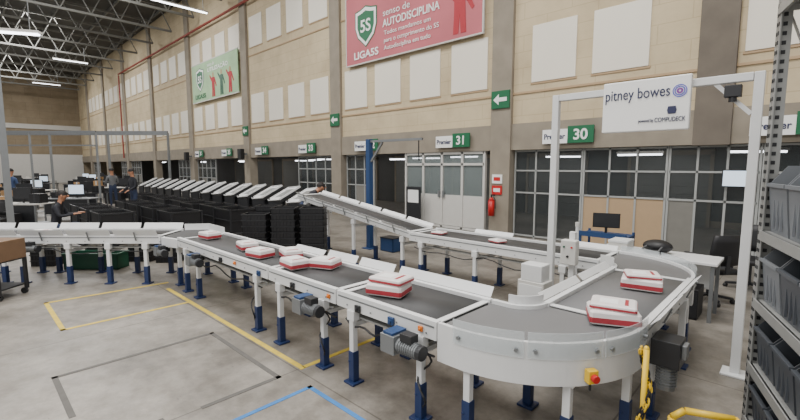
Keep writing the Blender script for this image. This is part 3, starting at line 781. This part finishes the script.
t=thing('blue_post','tall dark blue steel post with side arm behind the inclined conveyor','post',(-7.15,6.45,0))
MB().box(-.06,.06,-.06,.06,0,2.5).box(-.14,.14,-.14,.14,0,.02).obj('post',blue2,t,bevel=.005)
MB().bar((.06,0,2.45),(1.5,.1,2.45),.05,.05).obj('arm',steel,t); MB().bar((.06,0,2.0),(.4,.03,2.42),.04,.04).obj('arm_brace',steel,t)
MB().tube([(1.4,.1,2.42),(1.4,.1,2.1),(1.42,.1,2.0)],.012,6).obj('cable',black,t)
t=thing('floor_bin','small blue plastic container on the floor','bin',(-6.6,6.6,0))
MB().box(-.2,.2,-.15,.15,0,.015).box(-.2,.2,-.15,-.14,0,.3).box(-.2,.2,.14,.15,0,.3).box(-.2,-.19,-.15,.15,0,.3).box(.19,.2,-.15,.15,0,.3).obj('tub',blue2,t)
MB().box(-.21,.21,-.16,.16,.3,.315).obj('lid',black2,t)

# desk, chair and cart by the wall
dk=desk((-1.36,6.4,0),.0,1.4,.56,.74,white,'white office table near the curved conveyor',shelf=False)
MB().box(-.6,.6,.23,.25,.3,.7).obj('modesty_panel',white,dk)
t=thing('backpack','black backpack lying on the white table','bag',(-1.35,6.4,.74))
MB().ball((0,0,.09),.18,.14,.09,14,8).obj('bag_body',black,t,smooth=True)
MB().tube([(-.1,-.12,.10),(-.14,-.17,.06),(-.05,-.19,.03),(.05,-.17,.05),(.08,-.12,.10)],.015,6).obj('strap',black2,t)
t=thing('computer_tower','black desktop computer on the floor under the table','computer',(-.92,6.35,0))
MB().box(-.09,.09,-.2,.2,0,.38).obj('case',black,t,bevel=.006)
MB().box(-.08,.08,-.206,-.2,.03,.35).cyl((0,-.21,.3),(0,-.206,.3),.012,8).obj('front_panel',black2,t)
t=thing('document_box','white document box on the table','box',(-1.8,6.4,.74))
MB().box(-.12,.12,-.16,.16,0,.10).obj('carton',offwhite,t,bevel=.005); MB().box(-.125,.125,-.165,.165,.10,.13).obj('lid',white,t,bevel=.004)

def chair(loc,rz,lab='black office swivel chair with mesh back'):
    t=thing('office_chair',lab,'chair',loc,rz,'office chairs')
    m=MB()
    for k in range(5):
        a_=2*PI*k/5; m.bar((0,0,.1),(.28*math.cos(a_),.28*math.sin(a_),.07),.045,.03)
    m.cyl((0,0,.08),(0,0,.42),.028,12); m.obj('base',black2,t)
    for k in range(5):
        a_=2*PI*k/5; c_=Vector((.28*math.cos(a_),.28*math.sin(a_),.03)); MB().cyl(c_-Vector((.02,0,0)),c_+Vector((.02,0,0)),.03,12).cyl(c_,c_+Vector((0,0,.05)),.012,8).obj('castor',black,t)
    MB().box(-.24,.24,-.23,.23,.42,.50).obj('seat',black,t,bevel=.03)
    m=MB(); n=8; vs=[];fs=[]
    for i in range(n+1):
        u_=-1+2*i/n
        for j in range(5):
            v_=j/4; wv=.22*(1-.12*v_); vs.append((u_*wv,.24+.05*v_-.05*u_*u_,.56+.42*v_))
    N=len(vs)
    vs+= [(x_,y_+.03,z_) for x_,y_,z_ in vs]
    for i in range(n):
        for j in range(4):
            a_=i*5+j; fs.append((a_,a_+1,a_+6,a_+5)); fs.append((N+a_,N+a_+5,N+a_+6,N+a_+1))
    for j in range(4): fs.append((j,j+1,N+j+1,N+j)); a_=n*5+j; fs.append((a_,a_+1,N+a_+1,N+a_))
    for i in range(n): a_=i*5; fs.append((a_,a_+5,N+a_+5,N+a_)); a_+=4; fs.append((a_,a_+5,N+a_+5,N+a_))
    m.add(vs,fs); m.obj('backrest',black,t,smooth=True)
    MB().bar((0,.15,.44),(0,.28,.46),.05,.02).bar((0,.28,.45),(0,.29,.7),.05,.02).obj('back_support',black2,t)
    for sx in(-.27,.27):
        MB().bar((sx,.05,.46),(sx,.05,.66),.03,.03).box(sx-.03,sx+.03,-.13,.15,.66,.69).obj('armrest',black2,t)
    return t
ch=chair((-.86,7.2,0),-2.3)
dup(ch,(-.5,8.3,0),-.5)
dup(ch,(-15.6,.6,0),.9)
t=thing('blue_cart','blue steel workshop cart with two shelves','cart',(-2.50,8.0,0))
for z in(.25,.66): MB().box(-.4,.4,-.25,.25,z-.02,z+.02).box(-.4,.4,-.26,-.24,z-.02,z+.07).obj('shelf',blue2,t)
for px in(-.38,.38):
    for py in(-.23,.23): MB().box(px-.018,px+.018,py-.018,py+.018,.08,.72).obj('leg',blue2,t); MB().cyl((px,py-.015,.04),(px,py+.015,.04),.04,12).obj('castor',black,t)
monitor((-2.50,7.95,.68),.3,False,.44,.26)
t=thing('wall_screen','bright flat display mounted on the glazed wall','display',(-.90,WY-.04,1.5))
MB().box(-.24,.24,-.04,.04,0,.33).obj('screen_housing',black,t,bevel=.005); MB().box(-.22,.22,-.045,-.04,.02,.31).obj('screen',screen,t)
MB().box(-.05,.05,.04,.14,.1,.25).obj('wall_mount',black2,t)
for x in(-20.4,-27.7):
    t=thing('wall_speaker','black loudspeaker box fixed high on the column','speaker',(x,WY-.42,2.25))
    MB().box(-.18,.18,-.1,.1,0,.5).obj('cabinet',black,t,bevel=.01); MB().cyl((0,-.11,.3),(0,-.1,.3),.1,16).obj('cone',black2,t); MB().box(-.04,.04,.1,.3,.2,.3).obj('bracket',steel,t)
t=thing('posted_board','upright black sign board standing at the white doors','sign board',(-8.9,WY-.3,0))
MB().box(-.3,.3,-.02,.02,.05,1.25).obj('board',black2,t,bevel=.005); MB().box(-.22,.22,-.024,-.02,.75,1.15).obj('paper',signw,t)
for x in(-.3,.25): MB().box(x,x+.05,-.12,.12,0,.05).obj('foot',black,t)

# ------------------------------------------------------------------ floor tape
def tape(pts,w,m,lab,closed=False):
    o=MB()
    seq=list(zip(pts[:-1],pts[1:]))+([(pts[-1],pts[0])] if closed else [])
    for a_,b_ in seq:
        a_=Vector((*a_,.0015));b_=Vector((*b_,.0015)); d_=(b_-a_).normalized()*w/2
        o.bar(a_-d_,b_+d_,w,.003)
    return o.obj('floor_tape',m,label=lab,cat='floor marking')
tape([(-7.4,2.2),(-7.5,.69),(-6.1,.69),(-6.1,2.05)],.05,tapey,'yellow floor tape rectangle on the concrete')
tape([(-7.0,2.1),(-3.3,2.1)],.055,tapey,'straight yellow floor tape line beside the conveyor')
tape([(-3.3,2.14),(-3.3,3.2)],.05,tapey,'yellow floor tape passing under the conveyor')
tape([(-12.5,-3.6),(-7.7,-.6),(-8.6,.1)],.06,tapey,'yellow floor tape line across the aisle')
tape([(-4.75,.45),(-4.75,1.85),(-3.3,1.85),(-3.3,1.2)],.045,tapek,'worn black floor tape rectangle')
tape([(-4.75,.45),(-3.9,.45)],.045,tapek,'worn black floor tape strip')
tape([(-1.4,1.95),(-2.95,1.95),(-2.95,.2)],.04,tapeb,'blue floor tape corner')
tape([(-3.3,-.5),(-3.35,.9)],.045,tapek,'worn black floor tape strip')

# ------------------------------------------------------------------ people
def person(loc,rz,pose,shirt,pants,label,hair=hairm):
    t=thing('person',label,'person',loc,rz)
    if pose=='stand':
        pel=(0,0,.95); sp=(0,.02,1.15); ch_=(0,.02,1.36); nk=(0,.02,1.5)
        hd=(0,.05,1.64); kn=[(-.1,.03,.5),(.11,.0,.5)]; an=[(-.11,-.01,.08),(.12,-.03,.08)]; toe=[(-.12,.16,.03),(.13,.14,.03)]
        el=[(-.25,.06,1.14),(.25,.04,1.14)]; wr=[(-.22,.28,1.02),(.22,.26,1.03)]; hipw=.09
    elif pose=='lean':
        pel=(0,-.12,.9); sp=(0,.02,1.05); ch_=(0,.18,1.18); nk=(0,.28,1.27)
        hd=(0,.37,1.34); kn=[(-.1,.0,.48),(.1,-.02,.48)]; an=[(-.11,-.08,.08),(.11,-.1,.08)]; toe=[(-.12,.1,.03),(.12,.08,.03)]
        el=[(-.24,.34,.98),(.24,.32,.98)]; wr=[(-.17,.56,.92),(.18,.56,.92)]; hipw=.09
    else:
        pel=(0,-.05,.52); sp=(0,-.02,.72); ch_=(0,.03,.92); nk=(0,.07,1.05)
        hd=(0,.12,1.17); kn=[(-.13,.4,.52),(.13,.4,.52)]; an=[(-.13,.38,.08),(.13,.38,.08)]; toe=[(-.14,.54,.03),(.14,.54,.03)]
        el=[(-.25,.12,.74),(.25,.12,.74)]; wr=[(-.18,.36,.78),(.18,.36,.78)]; hipw=.1
    V=[];R=[];E=[]
    def av(p,r,par=None):
        V.append(Vector(p));R.append(r)
        if par is not None:E.append((par,len(V)-1))
        return len(V)-1
    P=av(pel,.135); s1=av(sp,.125,P); c1_=av(ch_,.145,s1); n_=av(nk,.055,c1_)
    hv=Vector(hd)-Vector(nk)
    h1=av(Vector(hd)-hv*.25,.075,n_); h2=av(Vector(hd)+hv*.3,.10,h1); h3=av(Vector(hd)+hv*.8,.07,h2)
    for i,sx in enumerate((-1,1)):
        hp=av((pel[0]+sx*hipw,pel[1],pel[2]-.06),.10,P); k=av(kn[i],.062,hp); a_=av(an[i],.042,k); av(toe[i],.035,a_)
        sh=av((sx*.18,ch_[1],ch_[2]+.04),.062,c1_); e_=av(el[i],.044,sh); w_=av(wr[i],.028,e_)
        fd=(Vector(wr[i])-Vector(el[i])).normalized(); side=Vector((sx,0,0)); palm=av(Vector(wr[i])+fd*.06,.032,w_)
        base=Vector(wr[i])+fd*.09
        for q in range(4):
            o_=(q-1.5)*.021; ln=[.055,.07,.065,.05][q]
            f1=av(base+side*o_,.009,palm); f2=av(base+side*o_+fd*ln*.6+Vector((0,0,-.006)),.008,f1); av(base+side*o_+fd*ln+Vector((0,0,-.022)),.007,f2)
        th=av(Vector(wr[i])+fd*.04-side*.035,.010,palm); av(Vector(wr[i])+fd*.085-side*.05,.009,th)
    me=bpy.data.meshes.new('body'); me.from_pydata([tuple(v) for v in V],E,[])
    o=bpy.data.objects.new('body_tmp',me); COL.objects.link(o)
    sk=o.modifiers.new('s','SKIN'); 
    for i,r in enumerate(R): me.skin_vertices[0].data[i].radius=(r,r*(.8 if i in(0,1,2) else 1))
    me.skin_vertices[0].data[0].use_root=True
    ss=o.modifiers.new('ss','SUBSURF'); ss.levels=1; ss.render_levels=1
    bpy.context.view_layer.update()
    nm=bpy.data.meshes.new_from_object(o.evaluated_get(bpy.context.evaluated_depsgraph_get()))
    bpy.data.objects.remove(o)
    nm.materials.clear()
    for m_ in(skin,shirt,pants,black): nm.materials.append(m_)
    for p in nm.polygons:
        c_=p.center; p.use_smooth=True
        near=min(range(len(V)),key=lambda i:(V[i]-c_).length-R[i])
        if near in(h1,h2,h3) or (near==n_ and (c_-Vector(ch_)).length>.14): mi=0
        elif c_.z<.12: mi=3
        else:
            dl=min((c_-Vector(q)).length for q in kn+an); dt=min((c_-Vector(q)).length for q in(list(map(Vector,(sp,ch_)))+[Vector(q) for q in el]))
            mi=1 if dt<min(dl,(c_-Vector(pel)).length+.02) else 2
            for i in(0,1):
                fd=(Vector(wr[i])-Vector(el[i])).normalized()
                if (c_-Vector(wr[i])).dot(fd)>0 and (c_-Vector(wr[i])).length<.25: mi=0
        p.material_index=mi
    b=bpy.data.objects.new('body',nm); COL.objects.link(b); b.parent=t; KIDS.setdefault(t.name,[]).append(b)
    H_=Vector(hd)+hv*.3
    MB().ball((H_.x,H_.y-.02,H_.z+.035),.098,.108,.10,14,10,cut=-.25).obj('hair',hair,t,smooth=True)
    f=MB(); f.ball((H_.x,H_.y+.1,H_.z-.01),.013,.02,.022,8,6,0)
    for sx in(-1,1):
        f.ball((H_.x+sx*.098,H_.y,H_.z-.005),.012,.022,.032,8,6,0); f.ball((H_.x+sx*.034,H_.y+.09,H_.z+.018),.011,.008,.008,8,6,1)
    f.ball((H_.x,H_.y+.088,H_.z-.045),.025,.008,.007,8,6,2)
    f.obj('face',[skin,black,red],t,smooth=True)
    return t
x,y=FR(9.8,-8.05); person((x,y,0),fac-1.2,'sit',cloth_k,jeans,'person in dark clothes sitting bent at a packing table')
t=thing('stool','black round work stool under the seated person','stool',(x-.02,y+.02,0),0)
MB().cyl((0,0,.30),(0,0,.35),.17,18).obj('seat',black,t); MB().cyl((0,0,.0),(0,0,.30),.03,10).cyl((0,0,0),(0,0,.02),.18,18).obj('base',steel,t)
person((-9.05,6.0,0),-.5,'lean',cloth_k,jeans,'person in dark clothes leaning forward behind the black crate stacks')
x,y=FR(15.6,-9.9); person((x,y,0),fac+2.6,'stand',cloth_k,jeans,'person in black standing among packing tables')
x,y=FR(16.4,-15.2); person((x,y,0),fac,'stand',cloth_b,jeans,'person in blue top standing at a packing table')
x,y=FR(19.3,-13.2); person((x,y,0),fac+1,'stand',cloth_g,jeans,'person in grey top working at a table')

# ------------------------------------------------------------------ lighting
def area(loc,size,energy,sy=None,col=(1,.98,.95),rot=(0,0,0)):
    l=bpy.data.lights.new('area_fill','AREA'); l.energy=energy; l.color=col  # bare area lamp added to light the scene, no fixture modelled
    l.shape='RECTANGLE'; l.size=size; l.size_y=sy or size
    o=bpy.data.objects.new('area_fill',l); COL.objects.link(o); o.location=loc; o.rotation_euler=rot
    return o
for x in(-2,-12,-24,-38,-52):
    area((x,3,11.75),4,1300 if x>-20 else 1500,sy=5)
area((-1,-5,9),6,850)  # added fill lamps behind and above the camera, out of view
area((-7,-6,9),6,850)
for x in(-3,-9,-17,-27,-40): area((x,13.6,2.8),2.5,35,sy=1.5)  # added lamps that brighten the dock interior behind the glazing
w=bpy.data.worlds.new('world'); bpy.context.scene.world=w; w.use_nodes=True
bg=w.node_tree.nodes['Background']; bg.inputs[0].default_value=(1,.99,.97,1); bg.inputs[1].default_value=.7

# ------------------------------------------------------------------ camera
cd=bpy.data.cameras.new('camera'); cam=bpy.data.objects.new('camera',cd); COL.objects.link(cam)
cd.sensor_width=36; cd.lens=18.9; cd.clip_end=200
cam.location=(0,0,1.9); cam.rotation_euler=(math.radians(90-5.98),0,math.radians(43.8))
bpy.context.scene.camera=cam
